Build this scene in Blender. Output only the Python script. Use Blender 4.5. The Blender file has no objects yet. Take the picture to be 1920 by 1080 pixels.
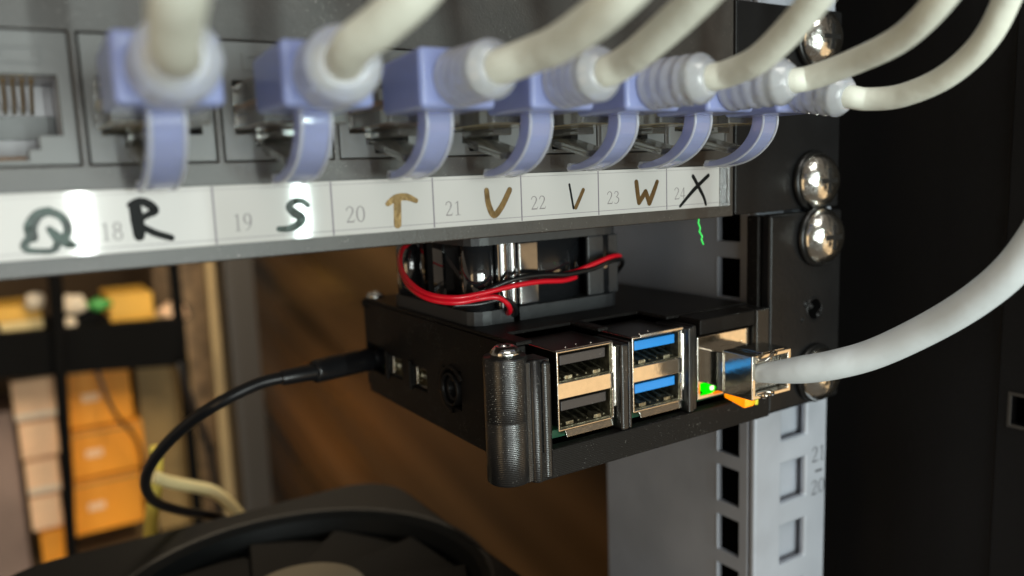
import bpy, bmesh, math, random
from mathutils import Vector, Matrix
random.seed(7)
R = math.radians
S = 0.001                                   # everything below is written in millimetres
scene = bpy.context.scene
COL = scene.collection

# ------------------------------------------------------------ camera
cam_d = bpy.data.cameras.new('camera'); cam = bpy.data.objects.new('camera', cam_d); COL.objects.link(cam)
cam.location = (-153.95*S, -115.55*S, 11.54*S)
cam.rotation_euler = (1.42421, 0.03609, -0.57315)
cam_d.sensor_width = 36; cam_d.lens = 28.125
cam_d.clip_start = 0.002; cam_d.clip_end = 50
cam_d.dof.use_dof = True; cam_d.dof.focus_distance = 0.146; cam_d.dof.aperture_fstop = 11.5
scene.camera = cam

# ------------------------------------------------------------ world and room light
w = bpy.data.worlds.new('World'); scene.world = w; w.use_nodes = True
bg = w.node_tree.nodes['Background']; bg.inputs[0].default_value = (0.75, 0.62, 0.48, 1); bg.inputs[1].default_value = 0.14

def area(name, loc, target, sx, sy, radiance, color):
    l = bpy.data.lights.new(name, 'AREA'); l.shape = 'RECTANGLE'; l.size = sx*S; l.size_y = sy*S
    l.color = color; l.energy = radiance*math.pi*sx*sy*S*S
    o = bpy.data.objects.new(name, l); COL.objects.link(o)
    o.location = Vector(loc)*S
    o.rotation_euler = (Vector(target)-Vector(loc)).to_track_quat('-Z', 'Y').to_euler()
    return o
# the bright room behind the photographer, the wooden furniture lit to the right of it, two tube lamps
area('room_light', (-330, -1250, -60), (-80, 0, 0), 1000, 600, 3.9, (0.93, 1.0, 0.97))
area('ceiling_light', (-250, -900, 1100), (-80, 0, 0), 700, 500, 6.0, (1.0, 0.97, 0.9))
area('warm_wall_light', (640, -820, -330), (-60, 0, -20), 760, 460, 0.95, (1.0, 0.66, 0.33))
area('warm_left_light', (-1150, -330, -20), (-60, 0, -10), 330, 1300, 1.3, (1.0, 0.7, 0.38))  # unseen warm surface at the left, added for orange reflections
area('tube_lamp', (-58, -1100, -52), (-145, 0, 5), 11, 460, 230, (0.9, 1.0, 0.95))
area('tube_lamp', (226, -1050, -40), (-118, 0, 5), 13, 300, 130, (0.8, 1.0, 0.95))
# added unseen light, standing for the lit room behind the rack
area('storage_fill_light', (60, 330, 160), (-80, 680, -180), 260, 180, 24, (1.0, 0.83, 0.6))
scene.view_settings.view_transform = 'Standard'; scene.view_settings.look = 'None'
scene.view_settings.exposure = 0.12; scene.view_settings.gamma = 1
scene.cycles.use_denoising = True
scene.cycles.max_bounces = 10; scene.cycles.transparent_max_bounces = 12

# ------------------------------------------------------------ materials
MATS = {}
def mat(name, color, rough=0.5, metal=0.0, spec=0.5, alpha=None, trans=0.0, ior=1.5, emit=None, estr=0, coat=0.0,
        bump=0.0, bscale=400.0, var=0.0, vscale=60.0, dust=0.0, sss=0.0, layers=0.0, rvar=0.0, stretch=None, tilt=0.0):
    if name in MATS: return MATS[name]
    m = bpy.data.materials.new(name); m.use_nodes = True; nt = m.node_tree; N = nt.nodes; L = nt.links
    p = N['Principled BSDF']
    p.inputs['Base Color'].default_value = (*color, 1); p.inputs['Roughness'].default_value = rough
    p.inputs['Metallic'].default_value = metal; p.inputs['Specular IOR Level'].default_value = spec
    p.inputs['IOR'].default_value = ior; p.inputs['Transmission Weight'].default_value = trans
    p.inputs['Coat IOR'].default_value = 2.3 if name == 'glossy_fan_plastic' else 1.5
    p.inputs['Coat Weight'].default_value = coat; p.inputs['Coat Roughness'].default_value = 0.05
    if sss:
        p.inputs['Subsurface Weight'].default_value = sss; p.inputs['Subsurface Scale'].default_value = 0.002
        p.inputs['Subsurface Radius'].default_value = (1, 1, 1)
    if alpha is not None: p.inputs['Alpha'].default_value = alpha
    if emit: p.inputs['Emission Color'].default_value = (*emit, 1); p.inputs['Emission Strength'].default_value = estr
    tc = N.new('ShaderNodeTexCoord'); src = tc.outputs['Object']
    if stretch:
        mp = N.new('ShaderNodeMapping'); mp.inputs['Scale'].default_value = stretch; vr = N.new('ShaderNodeVectorRotate'); vr.rotation_type = 'X_AXIS'; vr.inputs['Angle'].default_value = tilt; L.new(src, vr.inputs[0]); L.new(vr.outputs[0], mp.inputs[0]); src2 = mp.outputs[0]
    else: src2 = src
    base = None
    if var:
        n = N.new('ShaderNodeTexNoise'); n.inputs['Scale'].default_value = vscale; n.inputs['Detail'].default_value = 6 if not tilt else 1; L.new(src2, n.inputs[0])
        r = N.new('ShaderNodeMapRange'); r.inputs[1].default_value = .3; r.inputs[2].default_value = .7
        r.inputs[3].default_value = 1-var; r.inputs[4].default_value = 1+var; L.new(n.outputs[0], r.inputs[0])
        mx = N.new('ShaderNodeMix'); mx.data_type = 'RGBA'; mx.blend_type = 'MULTIPLY'; mx.inputs[0].default_value = 1
        mx.inputs[6].default_value = (*color, 1); L.new(r.outputs[0], mx.inputs[7]); base = mx.outputs[2]
    if rvar:
        n = N.new('ShaderNodeTexNoise'); n.inputs['Scale'].default_value = vscale*2; n.inputs['Detail'].default_value = 5; L.new(src2, n.inputs[0])
        r = N.new('ShaderNodeMapRange'); r.inputs[1].default_value = .3; r.inputs[2].default_value = .7
        r.inputs[3].default_value = max(0.02, rough-rvar); r.inputs[4].default_value = rough+rvar; L.new(n.outputs[0], r.inputs[0]); L.new(r.outputs[0], p.inputs['Roughness'])
    if dust:
        n = N.new('ShaderNodeTexNoise'); n.inputs['Scale'].default_value = 4200; n.inputs['Detail'].default_value = 2; L.new(src, n.inputs[0])
        n2 = N.new('ShaderNodeTexNoise'); n2.inputs['Scale'].default_value = 120; n2.inputs['Detail'].default_value = 3; L.new(src, n2.inputs[0])
        ad = N.new('ShaderNodeMath'); ad.operation = 'MULTIPLY_ADD'; L.new(n2.outputs[0], ad.inputs[0]); ad.inputs[1].default_value = .28; L.new(n.outputs[0], ad.inputs[2])
        r = N.new('ShaderNodeMapRange'); r.inputs[1].default_value = .865-.02*dust; r.inputs[2].default_value = .90; L.new(ad.outputs[0], r.inputs[0])
        mx = N.new('ShaderNodeMix'); mx.data_type = 'RGBA'; L.new(r.outputs[0], mx.inputs[0])
        if base: L.new(base, mx.inputs[6])
        else: mx.inputs[6].default_value = (*color, 1)
        mx.inputs[7].default_value = (.45, .44, .40, 1); base = mx.outputs[2]
    if base: L.new(base, p.inputs['Base Color'])
    nrm = None
    if layers:
        sx = N.new('ShaderNodeSeparateXYZ'); L.new(src, sx.inputs[0])
        m1 = N.new('ShaderNodeMath'); m1.operation = 'MULTIPLY'; m1.inputs[1].default_value = 2*math.pi/0.00034; L.new(sx.outputs[2], m1.inputs[0])
        m2 = N.new('ShaderNodeMath'); m2.operation = 'SINE'; L.new(m1.outputs[0], m2.inputs[0])
        b = N.new('ShaderNodeBump'); b.inputs['Strength'].default_value = layers; b.inputs['Distance'].default_value = 0.00006
        L.new(m2.outputs[0], b.inputs['Height']); nrm = b
    if bump:
        n = N.new('ShaderNodeTexNoise'); n.inputs['Scale'].default_value = bscale; n.inputs['Detail'].default_value = 3; L.new(src2, n.inputs[0])
        b = N.new('ShaderNodeBump'); b.inputs['Strength'].default_value = bump; b.inputs['Distance'].default_value = 0.3/bscale
        L.new(n.outputs[0], b.inputs['Height'])
        if nrm: L.new(nrm.outputs[0], b.inputs['Normal'])
        nrm = b
    if nrm: L.new(nrm.outputs[0], p.inputs['Normal'])
    MATS[name] = m; return m

M = {}
M['powder'] = mat('black_powder_coat', (.031, .0265, .023), rough=.42, spec=.7, bump=.35, bscale=3000, var=.2, vscale=250, dust=.5)
M['ear'] = mat('black_satin_steel', (.009, .009, .0095), rough=.34, spec=.22, bump=.15, bscale=900, var=.25, vscale=80)
M['jack'] = mat('grey_jack_plastic', (.125, .13, .13), rough=.42, bump=.1, bscale=900, var=.1)
M['darkin'] = mat('dark_jack_inside', (.02, .02, .02), rough=.5)
M['jackw'] = mat('pale_jack_inside', (.46, .45, .47), rough=.4)
M['gold'] = mat('gold_contacts', (.75, .5, .2), rough=.25, metal=1)
M['copper'] = mat('copper_spring', (.7, .33, .12), rough=.3, metal=1, var=.2, vscale=400)
M['notchrefl'] = mat('brown_notch_reflection', (.16, .075, .02), rough=.55, var=.4, vscale=500)
M['paper'] = mat('white_label_paper', (.52, .515, .50), rough=.5, spec=.12, coat=1.0, var=.02, vscale=40)
M['lens'] = mat('clear_strip_holder', (.85, .88, .9), rough=.12, trans=.75, var=.1, vscale=600)
M['ink'] = mat('grey_printed_ink', (.2, .185, .19), rough=.5)
M['inkline'] = mat('thin_printed_line', (.16, .14, .17), rough=.5)
M['marker'] = mat('black_marker_ink', (.005, .006, .006), rough=.5, spec=.12, bump=.2, bscale=1500)
M['brownshine'] = mat('painted_brown_shine_ink', (.15, .095, .04), rough=.36, metal=.8, bump=.3, bscale=1500, var=.3, vscale=500)  # black marker; the room's brown reflection is put into its colour
M['greenshine'] = mat('painted_green_glint_ink', (.012, .026, .02), rough=.3, metal=.25, bump=1.0, bscale=1300, var=.9, vscale=600)  # black marker; green glints are put into its colour noise
M['bootb'] = mat('blue_translucent_boot', (.37, .44, .80), rough=.2, trans=.3, ior=1.35, sss=.25, var=.05, bump=.05, bscale=300, coat=.3)
M['guard'] = mat('pale_blue_translucent_guard', (.50, .56, .87), rough=.18, trans=.5, ior=1.2, sss=.4, coat=.5, var=.04)
M['bootw'] = mat('milky_boot_sleeve', (.86, .91, 1.0), rough=.14, trans=.5, ior=1.3, sss=.35, coat=1.0, var=.05, bump=.2, bscale=260)
M['clear'] = mat('clear_polycarbonate', (.86, .86, .82), rough=.12, trans=.92, ior=1.45)
M['cable'] = mat('cream_cable_jacket', (.92, .96, .86), rough=.5, spec=.3, bump=.25, bscale=110, var=.04, vscale=90)
M['cablew'] = mat('white_cable_jacket', (.73, .80, .84), rough=.45, spec=.35, bump=.16, bscale=90, var=.04, vscale=70)
M['chrome'] = mat('nickel_screw', (.80, .80, .76), rough=.2, metal=1, bump=.4, bscale=350, var=.25, vscale=300)
M['rubber'] = mat('black_nylon_washer', (.008, .008, .008), rough=.3)
M['recess'] = mat('dark_recess_shade', (.03, .03, .03), rough=.4, metal=.6)
M['print'] = mat('printed_case_plastic', (.0095, .0093, .0095), rough=.30, spec=.9, layers=.26, dust=.9, bump=.1, bscale=1500)
M['printf'] = mat('flat_case_plastic', (.0075, .0065, .006), rough=.5, spec=.22, layers=.3, dust=.55, bump=.25, bscale=1800)
M['tin'] = mat('tinned_steel', (.80, .76, .68), rough=.14, metal=1, var=.06, vscale=500, bump=.06, bscale=700)
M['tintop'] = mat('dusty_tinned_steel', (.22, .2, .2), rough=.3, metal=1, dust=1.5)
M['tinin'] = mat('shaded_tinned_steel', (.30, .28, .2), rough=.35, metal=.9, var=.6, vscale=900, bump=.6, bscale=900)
M['usbblue'] = mat('blue_tongue', (.02, .28, .78), rough=.35, bump=.05)
M['usbblack'] = mat('dark_tongue', (.05, .043, .042), rough=.4, dust=.6)
M['pcb'] = mat('green_board', (.01, .07, .035), rough=.35, var=.3, vscale=700)
M['fan'] = mat('glossy_fan_plastic', (.013, .014, .016), rough=.10, spec=1.0, coat=1.0, bump=.04, bscale=150)
M['fanm'] = mat('matt_fan_plastic', (.028, .030, .033), rough=.38, bump=.15, bscale=900)
M['red'] = mat('red_wire', (.62, .006, .018), rough=.3, spec=.5)
M['black'] = mat('black_wire', (.008, .008, .009), rough=.3)
M['rail'] = mat('zinc_grey_steel', (.41, .44, .50), rough=.42, metal=.2, spec=.5, var=.09, vscale=45, rvar=.08, bump=.08, bscale=500)
M['railprint'] = mat('rail_print', (.045, .045, .055), rough=.5)
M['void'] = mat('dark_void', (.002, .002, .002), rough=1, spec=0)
M['cab'] = mat('black_cabinet_steel', (.0052, .005, .0055), rough=.5, spec=.3, bump=.25, bscale=900, var=.3, vscale=20)
M['panelb'] = mat('side_panel_painted_streaks', (.145, .084, .037), rough=.38, metal=.6, var=.95, vscale=10, rvar=.16, stretch=(1, .07, 1.9), tilt=-.22)  # reflected light streaks are put into the colour as stretched noise
M['green_led'] = mat('green_led', (.0, .25, .0), emit=(.0, 1, .0), estr=1.0, spec=.1, rough=.2)
M['green_led_core'] = mat('green_led_core', (.6, 1, .5), emit=(.7, 1, .45), estr=1.5, rough=.2)
M['amber'] = mat('latch_painted_led_glow', (.9, .38, .02), emit=(1, .22, .0), estr=1.0, rough=.25, var=.3, vscale=250)  # the jack LED's orange light on the latch, put in as emission
M['amberr'] = mat('yellow_green_latch_edge', (.5, .5, .05), emit=(.45, .42, .02), estr=.7, rough=.2)  # edge of the same latch, its light also put in as emission
M['squiggle'] = mat('green_squiggle', (.05, .85, .13), rough=.4, emit=(.05, .8, .12), estr=.35)  # green zigzag, brightened by some emission of its own
M['bfan'] = mat('matt_black_blower', (.005, .006, .0065), rough=.5, spec=.2, bump=.05, bscale=200)
M['blade'] = mat('dark_blade_plastic', (.004, .0045, .005), rough=.6, spec=.12)
M['hub'] = mat('beige_hub_reflection', (.36, .33, .25), rough=.5)
M['yellow'] = mat('yellow_lead', (.75, .58, .10), rough=.4)
M['cream'] = mat('cream_lead', (.80, .66, .34), rough=.4)
M['peach'] = mat('peach_card', (.88, .56, .33), rough=.6, var=.12, vscale=25)
M['orange'] = mat('orange_card', (.82, .30, .012), rough=.55, var=.15, vscale=18)
M['tan'] = mat('olive_brown_card', (.27, .17, .055), rough=.6, var=.25, vscale=20)
M['bookc'] = mat('cream_pages', (.78, .62, .30), rough=.6, var=.15, vscale=40)
M['booky'] = mat('yellow_cover', (.80, .44, .06), rough=.5, var=.1, vscale=30)
M['bookw'] = mat('pale_blob', (.78, .66, .50), rough=.5, var=.2, vscale=40)
M['gbag'] = mat('green_highlight', (.06, .34, .06), rough=.5, var=.2)
M['wood'] = mat('weathered_beige_wood', (.36, .255, .12), rough=.6, var=.25, vscale=30, stretch=(1, 1, .3))
M['flatblack'] = mat('flat_black_paint', (.004, .004, .004), rough=.9, spec=.1)
M['bark'] = mat('speckled_brown_board', (.13, .085, .045), rough=.75, var=.8, vscale=60)
M['rearrail'] = mat('dark_grey_rear_rail', (.05, .045, .04), rough=.5)
M['mauve'] = mat('mauve_grey_cloth', (.22, .15, .12), rough=.8, var=.35, vscale=12)
M['shelf'] = mat('brown_floor_board', (.20, .13, .06), rough=.6, var=.3, vscale=15)
M['backwall'] = mat('dim_brown_wall', (.06, .035, .015), rough=.9, var=.4, vscale=6)

# ------------------------------------------------------------ mesh helpers (mm)
class MB:
    def __init__(s): s.v = []; s.f = []; s.sm = []
    def add(s, vs, fs, smooth=False):
        o = len(s.v); s.v += [Vector(a) for a in vs]
        for f in fs: s.f.append([i+o for i in f]); s.sm.append(smooth)
        return s
    def box(s, x0, x1, y0, y1, z0, z1, M_=None):
        vs = [(x, y, z) for x in (x0, x1) for y in (y0, y1) for z in (z0, z1)]
        if M_ is not None: vs = [M_ @ Vector(a) for a in vs]
        return s.add(vs, [(0, 1, 3, 2), (4, 6, 7, 5), (0, 4, 5, 1), (2, 3, 7, 6), (0, 2, 6, 4), (1, 5, 7, 3)])
    def tube(s, pts, r, seg=16, sub=6, cap=True, closed=False):
        P = [Vector(a) for a in pts]
        if sub > 1: P, r = spline(P, r, sub)
        n = len(P); rs = r if isinstance(r, list) else [r]*n
        t0 = (P[1]-P[0]).normalized(); up = Vector((0, 0, 1)) if abs(t0.z) < .9 else Vector((1, 0, 0))
        a = t0.cross(up).normalized(); vs = []
        for i in range(n):
            t = (P[min(i+1, n-1)]-P[max(i-1, 0)]).normalized()
            a = (a-t*a.dot(t)).normalized(); b = t.cross(a)
            for k in range(seg):
                g = 2*math.pi*k/seg; vs.append(P[i]+(a*math.cos(g)+b*math.sin(g))*rs[i])
        fs = [(i*seg+k, i*seg+(k+1) % seg, (i+1)*seg+(k+1) % seg, (i+1)*seg+k) for i in range(n-1) for k in range(seg)]
        s.add(vs, fs, True)
        if cap:
            s.add(vs[:seg], [tuple(range(seg))[::-1]]); s.add(vs[-seg:], [tuple(range(seg))])
        return s
    def lathe(s, prof, o, axis='z', seg=32, smooth=True, a0=0, a1=2*math.pi):
        full = abs(a1-a0-2*math.pi) < 1e-6; ns = seg if full else seg+1
        vs = []
        for (r, h) in prof:
            for k in range(ns):
                g = a0+(a1-a0)*k/seg; c, d = r*math.cos(g), r*math.sin(g)
                vs.append(Vector(o)+(Vector((c, d, h)) if axis == 'z' else Vector((c, h, d)) if axis == 'y' else Vector((h, c, d))))
        fs = []
        for i in range(len(prof)-1):
            for k in range(seg):
                k2 = (k+1) % ns
                fs.append((i*ns+k, i*ns+k2, (i+1)*ns+k2, (i+1)*ns+k))
        return s.add(vs, fs, smooth)
    def prism(s, poly, h0, h1, axis='z', smooth=False):
        def P(a, b, h): return (a, b, h) if axis == 'z' else (a, h, b) if axis == 'y' else (h, a, b)
        n = len(poly)
        vs = [P(a, b, h0) for a, b in poly]+[P(a, b, h1) for a, b in poly]
        s.add(vs, [tuple(range(n))[::-1], tuple(range(n, 2*n))])
        return s.add(vs, [(i, (i+1) % n, n+(i+1) % n, n+i) for i in range(n)], smooth)
    def plate(s, a0, a1, b0, b1, h0, h1, holes, axis='y', ra=(), rb=()):
        """slab spanned by a (first axis) and b with rectangular holes; one closed surface"""
        A = sorted(set([a0, a1]+[q for h in holes for q in h[:2] if a0 < q < a1]+list(ra)))
        B = sorted(set([b0, b1]+[q for h in holes for q in h[2:] if b0 < q < b1]+list(rb)))
        def P(a, b, h): return (a, b, h) if axis == 'z' else (a, h, b) if axis == 'y' else (h, a, b)
        na, nb = len(A)-1, len(B)-1
        def solid(i, j):
            if i < 0 or j < 0 or i >= na or j >= nb: return False
            ca, cb = (A[i]+A[i+1])/2, (B[j]+B[j+1])/2
            return not any(h[0] < ca < h[1] and h[2] < cb < h[3] for h in holes)
        idx = {}
        vs = []
        def V(i, j, h):
            k = (i, j, h)
            if k not in idx: idx[k] = len(vs); vs.append(P(A[i], B[j], h))
            return idx[k]
        fs = []
        for i in range(na):
            for j in range(nb):
                if not solid(i, j): continue
                for h in (h0, h1): fs.append((V(i, j, h), V(i+1, j, h), V(i+1, j+1, h), V(i, j+1, h)))
                if not solid(i-1, j): fs.append((V(i, j, h0), V(i, j+1, h0), V(i, j+1, h1), V(i, j, h1)))
                if not solid(i+1, j): fs.append((V(i+1, j, h0), V(i+1, j+1, h0), V(i+1, j+1, h1), V(i+1, j, h1)))
                if not solid(i, j-1): fs.append((V(i, j, h0), V(i+1, j, h0), V(i+1, j, h1), V(i, j, h1)))
                if not solid(i, j+1): fs.append((V(i, j+1, h0), V(i+1, j+1, h0), V(i+1, j+1, h1), V(i, j+1, h1)))
        return s.add(vs, fs)
    def ribbon(s, pts, y0, y1, wd):
        """a flat pen stroke in the x-z plane, raised from y0 to y1"""
        P = [Vector((a, 0, b)) for a, b in pts]; ws = wd if isinstance(wd, list) else [wd]*len(P)
        if len(P) > 2:
            P, ws = spline(P, ws, 5)
        L_, R_ = [], []
        for i, p in enumerate(P):
            t = (P[min(i+1, len(P)-1)]-P[max(i-1, 0)]).normalized(); n = Vector((t.z, 0, -t.x))
            ww = ws[i]/2
            L_.append(p+n*ww); R_.append(p-n*ww)
        def capp(p, t, wv):
            a0 = math.atan2(t.z, t.x); return [p+Vector((math.cos(a0+g), 0, math.sin(a0+g)))*wv for g in (R(60), 0, R(-60))]
        n = len(P)
        vs = [Vector((q.x, y1, q.z)) for q in L_]+[Vector((q.x, y1, q.z)) for q in R_]+[Vector((q.x, y0, q.z)) for q in L_]+[Vector((q.x, y0, q.z)) for q in R_]
        fs = []
        for i in range(n-1):
            fs += [(i, i+1, n+i+1, n+i), (2*n+i, 3*n+i, 3*n+i+1, 2*n+i+1), (i, 2*n+i, 2*n+i+1, i+1), (n+i, n+i+1, 3*n+i+1, 3*n+i)]
        fs += [(0, n, 3*n, 2*n), (n-1, 3*n-1, 4*n-1, 2*n-1)]
        s.add(vs, fs)
        for e, (p, q) in enumerate(((P[0], P[1]), (P[-1], P[-2]))):
            t = (p-q).normalized(); wv = (ws[0] if e == 0 else ws[-1])/2
            if wv > .2:
                a0 = math.atan2(t.z, t.x)
                ring = [p+Vector((math.cos(a0+g), 0, math.sin(a0+g)))*wv for g in [R(x) for x in (-90, -54, -18, 18, 54, 90)]]
                s.add([(a.x, y1+.001, a.z) for a in ring]+[(a.x, y0, a.z) for a in ring], [tuple(range(6)), tuple(range(6, 12))[::-1]]+[(i, i+1, i+7, i+6) for i in range(5)])
        return s
    def build(s, name, m, parent=None, bevel=0.0, segs=2, solid=None):
        off = Vector(parent['_o']) if parent is not None and '_o' in parent else Vector((0, 0, 0))
        me = bpy.data.meshes.new(name); me.from_pydata([(v-off)*S for v in s.v], [], s.f); me.update()
        for p, q in zip(me.polygons, s.sm): p.use_smooth = q
        bm = bmesh.new(); bm.from_mesh(me); bmesh.ops.remove_doubles(bm, verts=bm.verts, dist=1e-7)
        bmesh.ops.recalc_face_normals(bm, faces=bm.faces); bm.to_mesh(me); bm.free()
        o = bpy.data.objects.new(name, me); COL.objects.link(o); me.materials.append(M[m])
        if parent is not None:
            o.parent = parent; o['_o'] = parent['_o']
        if bevel:
            b = o.modifiers.new('bevel', 'BEVEL'); b.width = bevel*S; b.segments = segs; b.limit_method = 'ANGLE'; b.angle_limit = R(35)
            b.use_clamp_overlap = True; b.harden_normals = True
        return o
def spline(P, r, sub):
    rs = r if isinstance(r, list) else None
    out, ro = [], []
    n = len(P)
    for i in range(n-1):
        p0, p1, p2, p3 = P[max(i-1, 0)], P[i], P[i+1], P[min(i+2, n-1)]
        for k in range(sub):
            t = k/sub
            out.append(.5*((2*p1)+(p2-p0)*t+(2*p0-5*p1+4*p2-p3)*t*t+(3*p1-p0-3*p2+p3)*t**3))
            if rs: ro.append(rs[i]*(1-t)+rs[i+1]*t)
    out.append(P[-1])
    if rs: ro.append(rs[-1]); return out, ro
    return out, r
def thing(name, label, cat, loc, group=None):
    o = bpy.data.objects.new(name, None); COL.objects.link(o); o.location = Vector(loc)*S; o['_o'] = tuple(loc)
    o.empty_display_size = .005
    o['label'] = label; o['category'] = cat
    if group: o['group'] = group
    return o
def tag(o, label, cat, group=None, kind=None):
    o['label'] = label; o['category'] = cat
    if group: o['group'] = group
    if kind: o['kind'] = kind
    return o
def recenter(o):                       # put a single-mesh thing's origin at its base
    me = o.data; xs = [v.co for v in me.vertices]
    c = Vector(((min(v.x for v in xs)+max(v.x for v in xs))/2, (min(v.y for v in xs)+max(v.y for v in xs))/2, min(v.z for v in xs)))
    me.transform(Matrix.Translation(-c)); o.location = c
    return o
def rrect(x0, x1, y0, y1, r, seg=5):
    out = []
    for cx, cy, a in ((x1-r, y1-r, 0), (x0+r, y1-r, 90), (x0+r, y0+r, 180), (x1-r, y0+r, 270)):
        for k in range(seg+1):
            g = R(a+90*k/seg); out.append((cx+r*math.cos(g), cy+r*math.sin(g)))
    return out

# ============================================================ SETTING: cabinet interior
wall = recenter(MB().box(-600, 500, 1000, 1010, -650, 300).build('back_wall', 'backwall')); wall['kind'] = 'structure'
floor = recenter(MB().box(-600, 500, -60, 1000, -500, -490).build('floor', 'shelf')); floor['kind'] = 'structure'

side = thing('cabinet_side_panel', 'brown shiny cabinet side panel, light streaks put into its colour, running back behind the grey rail', 'cabinet panel', (33, 330, -400))
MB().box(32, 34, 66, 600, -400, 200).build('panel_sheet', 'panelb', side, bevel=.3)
rear = thing('rear_rail', 'dark grey upright rail at the far back end of the cabinet side', 'rail', (20, 602, -400))
MB().plate(8, 32, -400, 200, 602, 605, [], 'y').build('flange', 'rearrail', rear)
MB().box(8, 10, 605.2, 640, -400, 200).build('web', 'rearrail', rear)

door = thing('cabinet_door_frame', 'black cabinet side and front frame right of the rail, with a small slot', 'cabinet frame', (46, 20, -400))
MB().box(45, 47, -20.5, 140, -400, 250).build('side_sheet', 'cab', door, bevel=.3)
MB().plate(-42, -21, -400, 250, 43.4, 46.9, [(-30.5, -24.2, -52.6, -45.2), (-30.5, -24.2, 78, 85)], 'x').build('front_frame', 'cab', door, bevel=.5)
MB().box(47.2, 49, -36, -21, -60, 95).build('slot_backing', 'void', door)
MB().plate(-31.2, -23.7, -53.2, -44.6, 42.9, 43.2, [(-30.6, -24.5, -52.4, -45.4)], 'x').build('slot_rim', 'rearrail', door, bevel=.1)
MB().box(17.5, 44.8, 64, 66, -400, 250).build('rear_sheet', 'cab', door)

# ============================================================ mounting rail (right)
rail = thing('mounting_rail', 'grey zinc rack mounting rail with square holes and printed unit numbers', 'rack rail', (3, 20, -330))
pit = [-50.4-15.95*k for k in range(-9, 17)]
fh = [(-.7, 8.3, z-5.0, z+4.9) for z in pit]
MB().plate(-10.4, 16.5, -330, 120, 6.2, 8.0, fh, 'y').build('front_flange', 'rail', rail, bevel=.7, segs=3)
sp = [-54.0+12.95*k for k in (4, 3, 2, 1)]
sz = [11.4, -2.2, -15.4, -54.2, -67.0, -79.9, -92.8, -105.7, -118.6, -131.5]
MB().plate(8.3, 61, -330, 120, -10.4, -9.0, [(11.0, 17.6, z-4.65, z+4.65) for z in sz], 'x').build('side_web', 'rail', rail, bevel=.2)
MB().box(-8.9, 15.4, 9.2, 9.8, -330, 120).build('added_hole_sheet', 'rail', rail)  # sheet added close behind the holes so they look lit grey
MB().box(15.6, 16.4, 8.1, 40, -330, 120).build('outer_web', 'rail', rail)
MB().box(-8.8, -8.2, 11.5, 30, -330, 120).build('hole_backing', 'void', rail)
for z in sz:     # rolled rims of the punched side holes
    mb = MB(); mb.box(17.7, 18.3, 0, .35, 0, 9.3, Matrix.Translation((-10.55, 0, z-4.65)) @ Matrix(((0, 1, 0, 0), (1, 0, 0, 0), (0, 0, 1, 0), (0, 0, 0, 1))))
    mb.build('hole_rim', 'rail', rail, bevel=.12)

# digits (serif-like strokes in a 0.62 x 1 cell)
def digit(ch):
    el = lambda cx, cz, rx, rz, n=14: [(cx+rx*math.cos(2*math.pi*k/n), cz+rz*math.sin(2*math.pi*k/n)) for k in range(n+1)]
    ew = lambda t, T, n=14: [t+(T-t)*abs(math.cos(2*math.pi*k/n)) for k in range(n+1)]
    if ch == '0': return [(el(.3, .5, .22, .48), ew(.04, .11))]
    if ch == '1': return [([(.31, .02), (.31, .98)], .10), ([(.12, .83), (.20, .88), (.31, .97)], .04), ([(.13, .02), (.49, .02)], .04)]
    if ch == '2': return [([(.08, .74), (.13, .90), (.28, .98), (.43, .88), (.45, .70), (.36, .48), (.09, .06)], [.06, .07, .06, .09, .11, .08, .05]), ([(.07, .05), (.50, .05)], .09), ([(.50, .05), (.55, .20)], .04)]
    if ch == '3': return [([(.09, .80), (.17, .94), (.30, .97), (.42, .85), (.39, .66), (.24, .54)], [.05, .06, .06, .1, .08, .04]), ([(.24, .54), (.42, .46), (.47, .28), (.37, .08), (.18, .02), (.07, .09)], [.04, .08, .11, .08, .05, .07])]
    if ch == '4': return [([(.38, .0), (.38, .98)], .1), ([(.38, .97), (.05, .28)], .045), ([(.04, .27), (.54, .27)], .07)]
    if ch == '8': return [(el(.3, .74, .17, .23), ew(.05, .10)), (el(.3, .26, .21, .25), ew(.05, .10))]
    if ch == '9': return [(el(.3, .68, .2, .29), ew(.04, .11)), ([(.50, .66), (.47, .35), (.33, .12), (.13, .01)], [.1, .09, .06, .03])]
def write(mb, txt, x0, x1, z0, z1, y):
    h = z1-z0; n = len(txt); cw = (x1-x0)/n
    for i, ch in enumerate(txt):
        for q, (pts, wd) in enumerate(digit(ch)):
            sx = cw/.62
            wv = [a*h*.95 for a in wd] if isinstance(wd, list) else wd*h*.95
            mb.ribbon([(x0+cw*i+a*sx, z0+b*h) for a, b in pts], y+.004, y-.008-.0015*q-.0007*i, wv)
mb = MB()
write(mb, '21', 10.6, 16.1, -63.7, -59.7, 6.19); write(mb, '20', 10.6, 16.1, -72.3, -68.5, 6.19)
mb.ribbon([(12.3, -66.2), (14.6, -66.2)], 6.19, 6.18, .6)
mb.build('unit_numbers', 'railprint', rail)

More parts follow.
